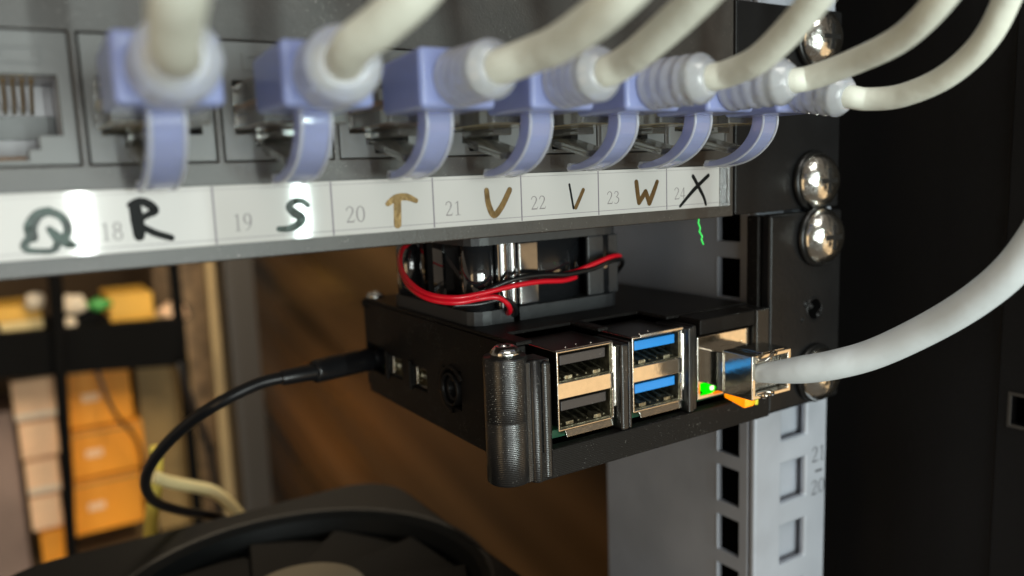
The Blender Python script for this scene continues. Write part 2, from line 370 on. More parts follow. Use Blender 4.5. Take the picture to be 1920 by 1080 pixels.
# ============================================================ patch panel
XP = [-34.3-16.8*k for k in range(12)]
panel = thing('patch_panel', 'black steel patch panel with numbered white label strip and blue boots plugged in', 'patch panel', (-180, 6, 0.3))
holes = [(x-7.9, x+7.9, 14.1, 30.6) for x in XP]
MB().plate(-330, -24.1, .3, 44.0, .8, 2.4, holes, 'y').build('face_plate', 'powder', panel, bevel=.25)
MB().box(-330, -24.6, 2.5, 34, .35, 1.5).build('bottom_tray', 'powder', panel)
MB().box(-330, -24.6, 2.5, 34, 42.8, 43.9).build('top_tray', 'powder', panel)
MB().box(-25.4, -24.2, 2.5, 34, 1.6, 42.7).build('side_tray', 'powder', panel)
o = MB().prism(rrect(-22.9, 12.0, .4, 44.2, .8), 1.4, 3.0, 'y').build('mounting_ear', 'ear', panel, bevel=.3)
MB().box(-24.0, -23.0, .4, 3.0, .5, 44).build('ear_fold', 'ear', panel, bevel=.4)
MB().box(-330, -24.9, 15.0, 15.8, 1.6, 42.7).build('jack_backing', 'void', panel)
for i, x in enumerate(XP):
    jk = MB().plate(x-7.80, x+7.80, 14.2, 30.5, .95, 3.0, [(x-6.15, x+6.15, 17.9, 25.2), (x-3.5, x+3.5, 16.2, 17.9), (x-2.2, x+2.2, 14.9, 16.2)], 'y').build('jack', 'jack', panel, bevel=.15)
    c = MB()
    c.box(x-7.0, x-6.2, 3.05, 14.8, 15, 29).box(x+6.2, x+7.0, 3.05, 14.8, 15, 29).box(x-6.19, x+6.19, 3.05, 14.8, 25.3, 26).box(x-6.19, x+6.19, 14, 14.8, 15.4, 25.2)
    c.box(x-6.19, x-3.6, 3.05, 13.9, 16.9, 17.8).box(x+3.6, x+6.19, 3.05, 13.9, 16.9, 17.8).box(x-3.5, x+3.5, 3.05, 13.9, 14.2, 14.8)
    c.build('cavity', 'darkin' if i != 7 else 'jackw', jk)
    if i >= 7:
        g = MB()
        for k in range(8):
            xx = x-3.55+k*1.015
            g.tube([(xx, 3.6, 24.9), (xx, 6.5, 24.0), (xx, 10.5, 21.2)], .24, seg=6, sub=3)
        g.build('contact_pins', 'gold', jk)
        MB().box(x-2.1, x+2.1, 4, 9, 14.85, 15.4).build('notch_reflection', 'notchrefl', jk)  # brown reflection inside the notch, put in as a coloured block
        MB().box(x-6.1, x+6.1, 12.6, 13.4, 17.95, 21.0).build('bright_tail', 'jack', jk)
    MB().plate(x-4.6, x+4.6, 26.6, 28.9, 0.80, 0.94, [(x-3.9, x-.4, 27.1, 28.4), (x+.4, x+3.9, 27.1, 28.4)], 'y').build('raised_tab', 'jack', jk, bevel=.05)

# label strip
ZT, ZB = 10.87, 2.65
strip = MB().box(-246, -29.1, 0, .7, ZB, ZT).build('label_strip', 'paper', panel, bevel=.08)
lines = MB()
for k in range(12):
    x = -43.73-16.97*k
    if k < 7: lines.box(x-.12, x+.12, -.01, .1, ZB+.1, ZT-.1)
lines.box(-240, -29.3, -.008, .1, ZB+.75, ZB+.83)
lines.box(-240, -29.3, -.008, .1, ZT-.58, ZT-.53)
lines.build('cell_lines', 'inkline', strip)
nb = MB()
for txt, x0, x1, z0, z1 in (('18', -142.9, -140.1, 4.35, 6.7), ('19', -126.2, -123.4, 4.4, 6.85), ('20', -109.6, -106.3, 4.5, 6.95), ('21', -92.6, -89.4, 4.5, 6.85),
                            ('22', -75.8, -72.4, 4.55, 6.9), ('23', -58.8, -55.5, 4.6, 6.95), ('24', -41.8, -38.5, 4.6, 6.95)):
    write(nb, txt, x0, x1, z0, z1, 0)
nb.build('printed_numbers', 'ink', strip)
def letter(strokes, m, lab):
    b = MB()
    for i, (pts, wd) in enumerate(strokes): b.ribbon(pts, .02, -.03-.006*i, wd)
    o = b.build('handwritten_letter', m, strip); o['label'] = lab
letter([([(-150.4, 5.4), (-150.5, 6.7), (-149.6, 8.1), (-148.3, 8.55)], [1.3, 1.5, 1.3, 1.1]), ([(-148.3, 8.5), (-147.1, 7.8), (-146.5, 6.5), (-146.8, 5.3), (-147.7, 4.5), (-148.4, 3.6), (-150.0, 3.65), (-151.1, 3.9), (-151.4, 4.5), (-150.7, 5.4)], [1.1, 1.0, 1.0, 1.0, 1.0, .8, .7, .8, .9, 1.0]),
        ([(-148.5, 6.3), (-147.8, 5.3), (-147.3, 4.7)], [.8, 1.3, 1.0]), ([(-147.0, 4.8), (-145.9, 4.0), (-147.0, 4.1)], [.8, .6, .5])], 'greenshine', 'handwritten letter Q with a green sheen put into its colour')
letter([([(-138.5, 8.7), (-138.35, 6.7), (-138.3, 4.7)], [1.5, 1.7, 1.4]), ([(-139.0, 8.8), (-137.8, 9.2), (-136.7, 8.7), (-136.1, 7.9), (-137.0, 7.4), (-138.2, 6.9)], [.9, 1.1, 1.2, 1.1, .9, .8]), ([(-137.9, 5.9), (-136.3, 4.9), (-134.4, 4.15)], [.9, .95, .9])], 'marker', 'thick black handwritten letter R')
letter([([(-115.3, 7.5), (-116.1, 8.15), (-117.3, 8.15), (-118.1, 7.4), (-117.4, 6.5), (-116.4, 5.7), (-116.8, 4.9), (-118.3, 4.25), (-119.8, 4.3)], [.8, .9, .9, 1.0, 1.3, 1.4, 1.2, 1.0, .8])], 'greenshine', 'handwritten letter S with a green sheen put into its colour')
letter([([(-102.6, 7.0), (-101.2, 7.8), (-99.4, 7.95), (-97.7, 7.25)], [.8, 1.2, 1.15, .8]), ([(-100.9, 7.7), (-101.1, 3.7)], 1.3)], 'brownshine', 'handwritten letter T, brown shine put into its colour')
letter([([(-84.6, 8.3), (-84.3, 5.9), (-83.3, 4.1), (-81.7, 5.5), (-80.0, 8.2)], [.95, 1.1, 1.15, 1.1, 1.0])], 'brownshine', 'handwritten letter U, brown shine put into its colour')
letter([([(-67.3, 8.6), (-66.5, 4.3)], .42)], 'marker', 'thin black left stroke of the handwritten V')
letter([([(-64.2, 7.5), (-66.0, 4.4)], .75)], 'brownshine', 'right stroke of the handwritten V, brown shine put into its colour')
letter([([(-51.5, 8.4), (-51.2, 6.2), (-50.9, 4.6)], 1.0), ([(-50.9, 4.5), (-49.2, 6.5)], 1.0), ([(-49.2, 6.5), (-48.3, 4.4)], 1.0), ([(-48.3, 4.3), (-47.3, 6.1), (-46.2, 8.3)], [1.1, 1.05, .8])], 'brownshine', 'handwritten letter W, brown shine put into its colour')
letter([([(-36.6, 9.0), (-34.6, 6.2), (-33.5, 4.5), (-33.0, 3.2)], [.8, .8, .7, .6]), ([(-32.3, 9.0), (-36.5, 6.2), (-40.2, 3.2)], [.8, .85, .55])], 'marker', 'large black handwritten letter X')
MB().plate(-29.0, -26.1, 2.6, 10.9, -.15, .75, [(-28.3, -26.7, 3.2, 10.3)], 'y').box(-28.3, -26.7, .3, .7, 3.2, 10.3).box(-28.0, -27.0, -.1, .29, 6.2, 7.0).build('strip_end_clip', 'lens', panel, bevel=.12)

# ============================================================ rack screws
SX = 2.2
def screw(z, lab, y0=1.35, washer=True):
    t = thing('rack_screw', lab, 'screw', (SX, y0, z), 'rack mounting screws')
    if washer: MB().lathe([(3.2, y0-.02), (6.7, y0-.02), (6.9, y0-.3), (6.8, y0-1.1), (6.2, y0-1.39), (3.2, y0-1.39)], (SX, 0, z), 'y', 40).build('washer', 'rubber', t)
    pr = [(0.01, y0-4.75), (2.0, y0-4.68), (3.6, y0-4.42), (4.7, y0-3.95), (5.5, y0-3.25), (6.05, y0-2.45), (6.35, y0-1.9), (6.3, y0-1.45), (3, y0-1.4)]
    MB().lathe(pr, (SX, 0, z), 'y', 48).build('screw_head', 'chrome', t)
    MB().box(SX-2.7, SX+2.7, y0-4.86, y0-4.0, z-.5, z+.5).box(SX-.5, SX+.5, y0-4.87, y0-4.0, z-2.7, z+2.7).build('recess_shade_cross', 'recess', t, bevel=.08)  # raised dark cross; the shade of a recess is put into its colour
screw(37.6, 'nickel screw with black washer at the top of the panel ear, behind the cables')
screw(6.6, 'shiny nickel screw with black washer on the panel ear, level with the label strip')
screw(-5.9, 'shiny nickel screw directly below the label strip, topmost on the lower black bracket', -.15)
screw(-37.6, 'shiny nickel screw, lowest of the rail, half hidden under the white cable', -.15)

# ============================================================ patch cables
CABLES = [
 ('R', -135.9, (-137.6, -32.6, 23.2), [(-139.6, -41.1, 22.8), (-140.5, -47.5, 24.3), (-141.1, -54.0, 26.8), (-141.2, -58.1, 32.1), (-140.5, -60, 44), (-139, -60, 62)], 2.15, 'pale cream patch cable with blue boot above the handwritten R, leftmost and running straight up'),
 ('S', -118.5, (-121.0, -32.0, 23.4), [(-122.0, -37.7, 24.4), (-120.9, -43.0, 25.9), (-119.1, -48.5, 28.8), (-116.4, -53.9, 34.9), (-114, -58, 46), (-112, -60, 64)], 2.1, 'pale cream patch cable with blue boot above the handwritten S, second from left'),
 ('T', -101.3, (-102.2, -32.4, 23.5), [(-101.0, -38.5, 24.3), (-100.6, -44.2, 25.1), (-101.1, -53.0, 27.3), (-100.0, -57.8, 31.0), (-99.5, -62.1, 37.8), (-99, -66, 60)], 2.1, 'pale cream patch cable with blue boot above the brown handwritten T'),
 ('U', -84.7, (-85.8, -32.1, 23.5), [(-85.6, -36.4, 24.3), (-86.4, -42.2, 25.9), (-87.4, -51.7, 29.7), (-87.8, -57.9, 33.8), (-88.4, -61.5, 40.6), (-89, -64, 62)], 2.0, 'pale cream patch cable with blue boot above the brown handwritten U'),
 ('V', -67.9, (-67.7, -33.0, 23.3), [(-67.2, -36.9, 23.6), (-68.0, -43.4, 25.0), (-70.0, -52.1, 29.6), (-70.7, -56.7, 34.4), (-71.7, -59.8, 40.7), (-73, -63, 62)], 1.9, 'pale cream patch cable with blue boot above the thin handwritten V'),
 ('W', -51.1, (-50.4, -33.2, 23.3), [(-49.0, -36.4, 23.6), (-48.4, -42.9, 25.0), (-50.6, -51.7, 27.0), (-53.5, -58.8, 30.8), (-53.9, -62.5, 36.1), (-55.6, -64.9, 42.7), (-57, -66, 64)], 1.85, 'pale cream patch cable with blue boot above the brown handwritten W, second from right'),
 ('X', -34.3, (-35.0, -31.9, 21.4), [(-33.2, -35.4, 20.8), (-32.0, -40.5, 20.9), (-32.2, -47.3, 22.9), (-33.4, -53.1, 26.7), (-34.4, -56.5, 31.5), (-36.2, -59.1, 37.6), (-39.5, -60.7, 46), (-42, -61, 64)], 1.85, 'pale cream patch cable with blue boot above the black handwritten X, rightmost of the row'),
]
def patch_cable(ch, xc, end, path, rad, lab):
    bx = xc-1.1
    t = thing('patch_cable', lab, 'cable', (xc, -12, 20), 'patch cables plugged into the panel')
    plug = MB().box(xc-5.9, xc+5.3, -12.5, 9.5, 18.35, 24.6).build('plug', 'clear', t, bevel=.35)
    MB().box(xc-1.7, xc+1.7, -6, 6.5, 17.1, 18.3).build('latch_base', 'clear', plug, bevel=.2)
    lv = MB()
    lv.prism([(6.5, 17.6), (6.8, 16.6), (0, 15.2), (-9.0, 13.2), (-9.3, 14.3), (0, 16.6)], xc-2.6, xc+2.6, 'x')
    lv.build('latch', 'clear', plug, bevel=.2)
    wires = MB()
    for k in range(8): wires.box(xc-4.2+k*1.05, xc-3.6+k*1.05, -11, 6.5, 21.2, 21.9)
    wires.build('conductors', 'copper' if ch in 'ST' else 'cream', plug)
    # boot block: wider at the front, chamfered towards the panel
    b = MB()
    z0, z1 = 19.5, 27.2
    f = [(bx-5.5, -24, z0), (bx+5.5, -24, z0), (bx+5.5, -24, z1), (bx-5.5, -24, z1)]
    g = [(bx-5.5, -11.8, z0), (bx+5.5, -11.8, z0), (bx+5.5, -11.8, z1-.8), (bx-5.5, -11.8, z1-.8)]
    b.add(f+g, [(3, 2, 1, 0), (4, 5, 6, 7), (0, 1, 5, 4), (1, 2, 6, 5), (2, 3, 7, 6), (3, 0, 4, 7)])
    b.build('boot', 'bootb', t, bevel=.75, segs=3)
    # ribbed sleeve that bends with the cable
    A = Vector((bx, -23.8, 23.35)); E_ = Vector(end)+Vector((-.4, 0, 0))
    mid = Vector((bx*.75+E_.x*.25, (A.y+E_.y)/2, (A.z+E_.z)/2))
    n = 41; pts = []; rs = []
    for i in range(n):
        q = i/(n-1); p = A*(1-q)**2+mid*2*q*(1-q)+E_*q*q
        p = p+Vector((0, -1.6*q, 0)); pts.append(p)
        ph = (q*5.2) % 1.0
        rib = .17*(1 if ph < .62 else 0)*(math.sin(math.pi*min(1, ph/.62))**.4 if 0 < ph < .62 else 0)
        rr = (4.3 if ch in 'RS' else 3.7)-.2*q+rib-.1
        if q > .82: rr *= math.sqrt(max(.05, 1-((q-.82)/.18)**2*.62))
        rs.append(rr)
    MB().tube(pts, rs, seg=28, sub=1).build('ribbed_sleeve', 'bootw', t)
    # hooked latch guard below the boot
    xo = bx+.6+random.uniform(-.25, .25); dz = random.uniform(-.35, .3); out_shift = random.uniform(-.4, .4)
    out = [(-17.2, 20.2), (-17.4, 18.2), (-16.6, 15.9), (-14.6, 13.7), (-11.6, 12.0), (-8.0, 11.1), (-4.2, 10.9), (-3.5, 11.4)]
    inn = [(-3.7, 12.1), (-6.5, 12.5), (-9.4, 13.3), (-11.9, 14.7), (-13.7, 16.6), (-14.5, 18.6), (-14.6, 20.2)]
    out = [(a+out_shift*(1-(c-11)/9), c+dz*(1-(c-11)/9)) for a, c in out]; inn = [(a+out_shift*(1-(c-11)/9)-.45, c+dz*(1-(c-11)/9)-.35) for a, c in inn]
    def sm(p): q = [Vector((a, c, 0)) for a, c in p]; q, _ = spline(q, 0, 4); return [(v.x, v.y) for v in q]
    prof = sm(out)+sm(inn)
    MB().prism(prof, xo-2.15, xo+2.15, 'x', smooth=False).build('latch_guard', 'guard', t, bevel=.3, segs=2)
    rim = MB()
    for sgn in (-1, 1):
        cx = xo+sgn*1.9; rim.tube([(cx, a, c) for a, c in out], .27, seg=8, sub=4)
    rim.tube([(xo-2.15, inn[0][0]-.1, (inn[0][1]+out[-1][1])/2), (xo+2.15, inn[0][0]-.1, (inn[0][1]+out[-1][1])/2)], .6, seg=10, sub=1)
    rim.build('guard_rim', 'bootw', t)
    c = [tuple(E_+Vector((0, 2.5, 0)))]+[tuple(E_+Vector((0, -1.2, 0)))]+path
    MB().tube(c, rad, seg=24, sub=8).build('jacket', 'cable', t)
for a in CABLES: patch_cable(*a)

# ============================================================ mini computer on its bracket
PX, PY, PZ = -73.0, 0.65, -37.14            # board corner: left edge, connector front, board top
comp = thing('single_board_computer', 'small black 3D printed computer case screwed to the rack, with blue and black data ports', 'computer', (-45, 38, -44.7))
def loc(x, y, z): return (PX+x, PY+y, PZ+z)
ZTOP = -20.6
# lower tray front wall, side walls, lid
MB().box(-76, -14.2, -1.0, 1.6, -44.7, -39.2).build('front_strip', 'printf', comp, bevel=.25)
MB().box(-76.0, -14.3, 1.65, 78, -44.65, -42.6).build('case_floor', 'printf', comp, bevel=.2)
left = MB().plate(5.5, 78, -42.55, ZTOP-.05, -76.4, -74.2, [(27.2, 35.0, -38.0, -29.6), (43.2, 50.6, -37.6, -32.4), (56.2, 63.6, -37.2, -32.2), (66.5, 77.0, -38.2, -31.2)], 'x')
left.build('left_wall', 'printf', comp, bevel=.3)
MB().box(-74.1, -14.3, 76, 78, -42.55, ZTOP-.05).build('back_wall', 'printf', comp, bevel=.2)
MB().box(-16.6, -14.25, 5.5, 75.9, -42.55, ZTOP-.05).build('right_wall', 'printf', comp, bevel=.2)
MB().plate(-76.3, -14.25, 5.5, 78.0, ZTOP, -18.9+.4-1.3, [(-72.6, -57.0, 5.4, 14.6), (-54.4, -38.8, 5.4, 14.6)], 'z').build('lid', 'printf', comp, bevel=.3)
# pillars between the ports
MB().box(-56.9, -55.0, -1.2, 9, -39.15, -22.0).build('port_divider', 'print', comp, bevel=.5)
MB().box(-54.6, -53.9, -.6, 9, -39.15, -21.9).build('port_divider', 'print', comp, bevel=.2)
MB().box(-38.8, -37.3, -.9, 9, -39.15, -21.4).build('port_divider', 'print', comp, bevel=.3)
MB().box(-37.25, -35.9, -.3, 9, -39.15, -21.2).build('port_divider', 'print', comp, bevel=.4)
MB().box(-35.3, -18.6, -.6, 9, -23.5, -20.2).build('port_lintel', 'printf', comp, bevel=.3)
MB().box(-18.5, -14.3, -.9, 5.4, -39.15, -20.2).build('right_pillar', 'print', comp, bevel=.4)
# front left screw tower with its ribs
tw = MB(); tw.lathe([(0.01, .3), (3.75, .3), (4.0, .55), (4.0, 11.7), (3.93, 11.8), (4.0, 11.9), (4.0, 23.3), (3.8, 23.6), (0.01, 23.6)], (-80.4, 3.0, -44.7), 'z', 56)
tw.build('screw_tower', 'print', comp)
MB().lathe([(0.01, 0), (1.1, 0), (1.2, .2), (1.2, 22.6), (.01, 22.8)], (-76.2, .1, -44.7), 'z', 24).build('tower_rib', 'print', comp)
MB().box(-78.5, -73.0, -.3, 4.8, -44.6, -22.2).build('tower_web', 'print', comp, bevel=.3)
MB().box(-75.2, -73.2, -1.3, 4.0, -44.6, -22.4).build('tower_rib', 'print', comp, bevel=.8)
def cap_screw(x, y, z, r):
    h = MB(); h.lathe([(r*.35, 1.0), (r*.38, 1.75), (r*.62, 1.75), (r*.78, 1.45), (r, .75), (r*.98, .2), (r*.85, 0), (.01, 0)], (x, y, z), 'z', 40)
    s = h.build('case_screw', 'chrome', comp)
    MB().lathe([(.01, .85), (r*.36, .9)], (x, y, z), 'z', 6, False).build('hex_socket', 'recess', s)
cap_screw(-80.4, 2.8, -21.1, 2.8)
cap_screw(-73.4, 77.0, -20.2, 2.4)
MB().lathe([(.01, 0), (3.4, 0), (3.4, 1.6), (.01, 1.6)], (-73.6, 77.0, -22.0), 'z', 32).build('corner_boss', 'printf', comp)
# board
MB().box(-72.9, -17.1, 2.8, 75.8, PZ-1.5, PZ-.02).build('circuit_board', 'pcb', comp)
# dual data ports
def usb(x, tongue, toplip):
    x0, x1, z0, z1 = x-6.75, x+6.75, PZ+.25, PZ+15.5
    sh = MB().plate(x0, x1, z0, z1, PY, PY+13, [(x0+.42, x1-.42, z0+.42, z0+6.1), (x0+.42, x1-.42, z0+9.25, z1-.42)], 'y').build('data_port', 'tin', comp, bevel=.18)
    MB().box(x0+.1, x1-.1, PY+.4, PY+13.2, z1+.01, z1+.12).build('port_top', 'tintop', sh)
    ins = MB()
    for a, b in ((z0+.43, z0+6.09), (z0+9.26, z1-.43)):
        ins.box(x0+.43, x0+.6, PY+.6, PY+12.5, a, b).box(x1-.6, x1-.43, PY+.6, PY+12.5, a, b)
        ins.box(x0+.6, x1-.6, PY+.6, PY+12.5, a, a+.18).box(x0+.6, x1-.6, PY+.6, PY+12.5, b-.18, b)
        for k in range(6):                              # springs and contact slots, slanted
            xx = x0+1.5+k*2.05
            ins.box(-.22, .22, 0, 6.0, 0, .35, Matrix.Translation((xx, PY+1.2, a+.35)) @ Matrix.Rotation(R(12), 4, 'X'))
        ins.box(x0+2.4, x0+4.2, PY+.9, PY+3.2, a+.2, a+.95).box(x1-4.4, x1-2.6, PY+.9, PY+3.2, a+.2, a+.95)
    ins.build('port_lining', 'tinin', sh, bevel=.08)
    bk = MB()
    for a, b in ((z0+.6, z0+5.9), (z0+9.4, z1-.6)): bk.box(x0+.62, x1-.62, PY+11.9, PY+12.4, a, b)
    bk.build('port_bottom', 'void', sh)
    for zc in (z0+4.5, z1-2.0):
        MB().box(x-5.4, x+5.4, PY+.9, PY+11.5, zc-.95, zc+.95).build('tongue', tongue, sh, bevel=.15)
    MB().add([(x0+1.6, PY+.1, z0), (x1-.4, PY+.1, z0), (x1-.4, PY-.15, z0-1.25), (x0+1.9, PY-.15, z0-1.25), (x0+1.6, PY+.5, z0-.1), (x1-.4, PY+.5, z0-.1), (x1-.4, PY+.3, z0-1.3), (x0+1.9, PY+.3, z0-1.3)],
             [(0, 1, 2, 3), (7, 6, 5, 4), (0, 4, 5, 1), (3, 2, 6, 7), (0, 3, 7, 4), (1, 5, 6, 2)]).build('lower_lip', 'tin', sh, bevel=.05)
    MB().add([(x1, PY+.1, z0+2.4), (x1, PY+.1, z1-1.0), (x1+1.15, PY-.35, z1-1.2), (x1+1.15, PY-.35, z0+2.6), (x1+.1, PY+.6, z0+2.4), (x1+.1, PY+.6, z1-1.0), (x1+1.25, PY+.1, z1-1.2), (x1+1.25, PY+.1, z0+2.6)],
             [(0, 1, 2, 3), (7, 6, 5, 4), (0, 4, 5, 1), (3, 2, 6, 7), (0, 3, 7, 4), (1, 5, 6, 2)]).build('side_lip', 'tin', sh, bevel=.1)
    if toplip: MB().box(x0+1.7, x1-.2, PY-.55, PY-.05, z1-.1, z1+.45).build('upper_lip', 'tin', sh, bevel=.1)
    dp_ = MB()
    for k in range(3 if not toplip else 2): dp_.lathe([(.01, .22), (.2, .18), (.26, 0)], (x-3.5+k*3.0, PY+1.6+.8*(k % 2), z1+.12), 'z', 10)
    dp_.build('solder_dimples', 'tin', sh)
usb(PX+9.0, 'usbblack', False)
usb(PX+27.2, 'usbblue', True)
# network jack
ex0, ex1, ez0, ez1 = -34.8, -19.0, -37.6, -24.1
jack = MB().plate(ex0, ex1, ez0, ez1, PY, PY+20, [(ex0+2.6, ex1-2.6, ez0+4.2, ez1-2.9), (ex0+5.0, ex1-5.0, ez0+1.2, ez0+4.2), (ex0+.9, ex0+4.2, ez0+.9, ez0+3.4), (ex1-4.2, ex1-.9, ez0+.9, ez0+3.4)], 'y').build('network_jack', 'tin', comp, bevel=.2)
MB().box(ex0+.8, ex1-.8, PY+18.5, PY+19.5, ez0+.8, ez1-.8).build('jack_bottom', 'void', jack)
led = MB().lathe([(.01, -1.0), (.6, -.93), (1.1, -.65), (1.42, -.2), (1.5, .3), (1.5, 1.6), (.01, 1.7)], (ex0+3.5, PY-.1, ez0+2.35), 'y', 24).build('indicator_light', 'green_led', jack)
MB().lathe([(.01, -.3), (.5, -.15), (.55, .1)], (ex0+3.2, PY-1.0, ez0+2.4), 'y', 14).build('light_core', 'green_led_core', led)
# side connectors
for yc in (46.9, 59.9):
    f = MB().plate(yc-3.3, yc+3.3, -37.3, -32.6, -75.6, -70.0, [(yc-2.8, yc+2.8, -36.9, -33.0)], 'x').build('video_port', 'tin', comp, bevel=.15)
    MB().box(-72.5, -71.5, yc-2.7, yc+2.7, -36.8, -33.1).box(-74.8, -72.5, yc-2.0, yc+2.0, -35.3, -34.5).build('port_bottom', 'tinin', f)
    MB().box(-77.2, -76.45, yc+3.5, yc+4.9, -38.4, -31.4).build('port_guard_rib', 'printf', comp, bevel=.25)
au = MB().lathe([(3.0, -76.9), (3.1, -77.3), (3.4, -77.4), (3.6, -77.1), (3.6, -74.6), (2.9, -74.5), (2.9, -76.6), (1.9, -76.6), (1.75, -76.4), (1.7, -71)], (0, 30.9, -34.0), 'x', 40).build('audio_jack', 'ear', comp)
MB().lathe([(.01, -71.2), (1.68, -71.2)], (0, 30.9, -34.0), 'x', 24).build('jack_bottom', 'void', au)
MB().lathe([(4.3, -76.42), (4.35, -77.0), (5.1, -77.0), (5.2, -76.42)], (0, 30.9, -34.0), 'x', 48, True, R(-95), R(150)).build('moulded_ring', 'printf', comp)
# bracket ear
hl = [(1.0-2.4+.6, 1.0+2.4+.6, -25.0, -20.4)]
ear = MB().plate(-13.4, 11.6, -44.9, -.1, -.15, 2.6, hl[:0], 'y').build('mounting_ear', 'ear', comp, bevel=.8, segs=3)
MB().box(-14.1, -11.0, 2.7, 5.9, -44.8, -.4).build('ear_return', 'printf', comp, bevel=.3)
MB().lathe([(.01, -.17), (2.2, -.19), (2.3, -.3), (2.75, -.32), (2.85, -.16)], (1.9, 0, -22.6), 'y', 32).build('threaded_hole', 'void', ear)
MB().lathe([(2.3, -.2), (2.4, -.42), (2.8, -.4), (2.95, -.16)], (1.9, 0, -22.6), 'y', 32).build('hole_collar', 'ear', ear)
MB().lathe([(.01, -.75), (.5, -.65), (.8, -.2)], (.5, 0, -21.8), 'y', 14).build('hole_glint', 'ear', ear)
cr = MB()
for a, b, c_ in ((-2.3, -24.6, .55), (3.4, -24.2, .8), (3.9, -23.2, .45), (-1.2, -21.1, .8)): cr.lathe([(.01, -.45), (c_*.6, -.35), (c_, 0)], (a, -.15, b), 'y', 9)
cr.build('ear_burrs', 'ear', ear)

# ---------------- case fan
fan = thing('cooling_fan', 'glossy black cooling fan on the small computer case, wrapped in red and black leads', 'fan', (-55.5, 42.5, -20))
fx0, fx1, fy0, fy1 = -75.3, -36.0, 23.0, 62.5
def flange(z0, z1, notch):
    cx, cy, cr_ = (fx0+fx1)/2, (fy0+fy1)/2, 18.4
    pts = rrect(fx0, fx1, fy0, fy1, 3.6, 6)
    mb = MB()
    # ring-shaped slab built as sectors between the round bore and the rounded square
    N_ = 96; out_, inn_ = [], []
    for k in range(N_):
        g = 2*math.pi*k/N_; d = Vector((math.cos(g), math.sin(g)))
        best = None
        for i in range(len(pts)):
            a = Vector(pts[i])-Vector((cx, cy)); b = Vector(pts[(i+1) % len(pts)])-Vector((cx, cy)); e = b-a
            den = d.x*e.y-d.y*e.x
            if abs(den) < 1e-9: continue
            t = (a.x*e.y-a.y*e.x)/den; u = (a.x*d.y-a.y*d.x)/den
            if t > 0 and -1e-6 <= u <= 1+1e-6: best = t if best is None else min(best, t)
        out_.append((cx+d.x*best, cy+d.y*best)); inn_.append((cx+d.x*cr_, cy+d.y*cr_))
    vs = [(x, y, z) for z in (z0, z1) for ring in (out_, inn_) for x, y in ring]
    for k in range(N_):
        if notch and -65.3 < (out_[k][0]+out_[(k+1) % N_][0])/2 < -63.3 and out_[k][1] < 30: 
            continue
        k2 = (k+1) % N_
        q = [k, k2, N_+k2, N_+k]
        mb.add([vs[i] for i in q]+[vs[i+2*N_] for i in q], [(3, 2, 1, 0), (4, 5, 6, 7), (0, 1, 5, 4), (2, 3, 7, 6), (0, 4, 7, 3), (1, 2, 6, 5)])
    return mb
flange(-20.1, -16.9, True).build('lower_flange', 'fanm', fan)
flange(-3.4, -.4, False).build('upper_flange', 'fanm', fan)
cx, cy = (fx0+fx1)/2, (fy0+fy1)/2
ring = MB()
for a0, a1 in ((-150, 128), (150, 172), (186, 196)):
    ring.lathe([(19.0, -16.85), (19.0, -3.45), (18.2, -3.45), (18.2, -16.85), (19.0, -16.85)], (cx, cy, 0), 'z', max(4, int((a1-a0)/3)), True, R(a0), R(a1))
ring.build('housing_ring', 'fan', fan)
for sx_, sy_ in ((fx0+3.9, fy0+3.9), (fx1-3.9, fy0+3.9), (fx0+3.9, fy1-3.9), (fx1-3.9, fy1-3.9)):
    MB().lathe([(3.4, -16.85), (3.4, -3.45), (1.9, -3.45), (1.9, -16.85), (3.4, -16.85)], (sx_, sy_, 0), 'z', 28).build('corner_post', 'fan', fan)
for xx, rr in ((fx0+8.6, 1.5), (fx0+11.2, 1.0)):
    MB().lathe([(rr, -16.85), (rr, -3.45)], (xx, fy0+2.2, 0), 'z', 20).build('highlight_rib', 'fan', fan)  # ribs added to catch bright upright reflections
MB().box(fx0+12.3, -58.0, fy0+.9, fy0+1.8, -16.85, -3.45).build('side_web', 'fan', fan, bevel=.4)
MB().box(fx1-9, fx1-.3, fy0+.6, fy0+1.6, -16.85, -3.45).build('side_web', 'fanm', fan, bevel=.4)
MB().lathe([(.01, -3.6), (11, -3.6), (11.6, -4.2), (11.6, -16), (.01, -16)], (cx, cy, 0), 'z', 40).build('hub', 'fanm', fan)
bl = MB()
for k in range(7):
    bl.box(11.4, 17.6, -.5, .5, -6.5, 6.5, Matrix.Translation((cx, cy, -10.2)) @ Matrix.Rotation(2*math.pi*k/7, 4, 'Z') @ Matrix.Rotation(R(40), 4, 'X'))
bl.build('blades', 'fanm', fan)
RW = [(-73.5, 54, -4.4), (-77.5, 50, -5.4), (-82.8, 40.0, -7.4), (-84.9, 32.0, -9.9), (-83.8, 26.0, -12.1), (-80.0, 21.6, -12.9), (-74.5, 20.6, -12.6), (-67.1, 20.1, -11.8), (-60.5, 20.0, -11.6), (-54.3, 20.6, -12.1), (-50, 21.6, -11.9)]
MB().tube([(a, b, c) for a, b, c in RW], .55, seg=12).build('red_lead', 'red', fan)
MB().tube([(a+.2, b+.3, c-1.05) for a, b, c in RW[2:7]]+[(-71.5, 20.0, -13.6), (-69.6, 20.0, -14.5), (-68.2, 20.2, -15.9), (-67.0, 22.2, -17.6), (-66.4, 26, -18.2)], .55, seg=12).build('red_lead', 'red', fan)
MB().tube([(-54.8, 21.4, -11.0), (-51, 20.9, -10.6), (-46.0, 20.4, -9.3), (-40.7, 20.4, -8.1), (-36.9, 22.4, -8.6), (-34.9, 27.0, -10.2), (-34.2, 31, -11.0)], .55, seg=12).build('red_lead', 'red', fan)
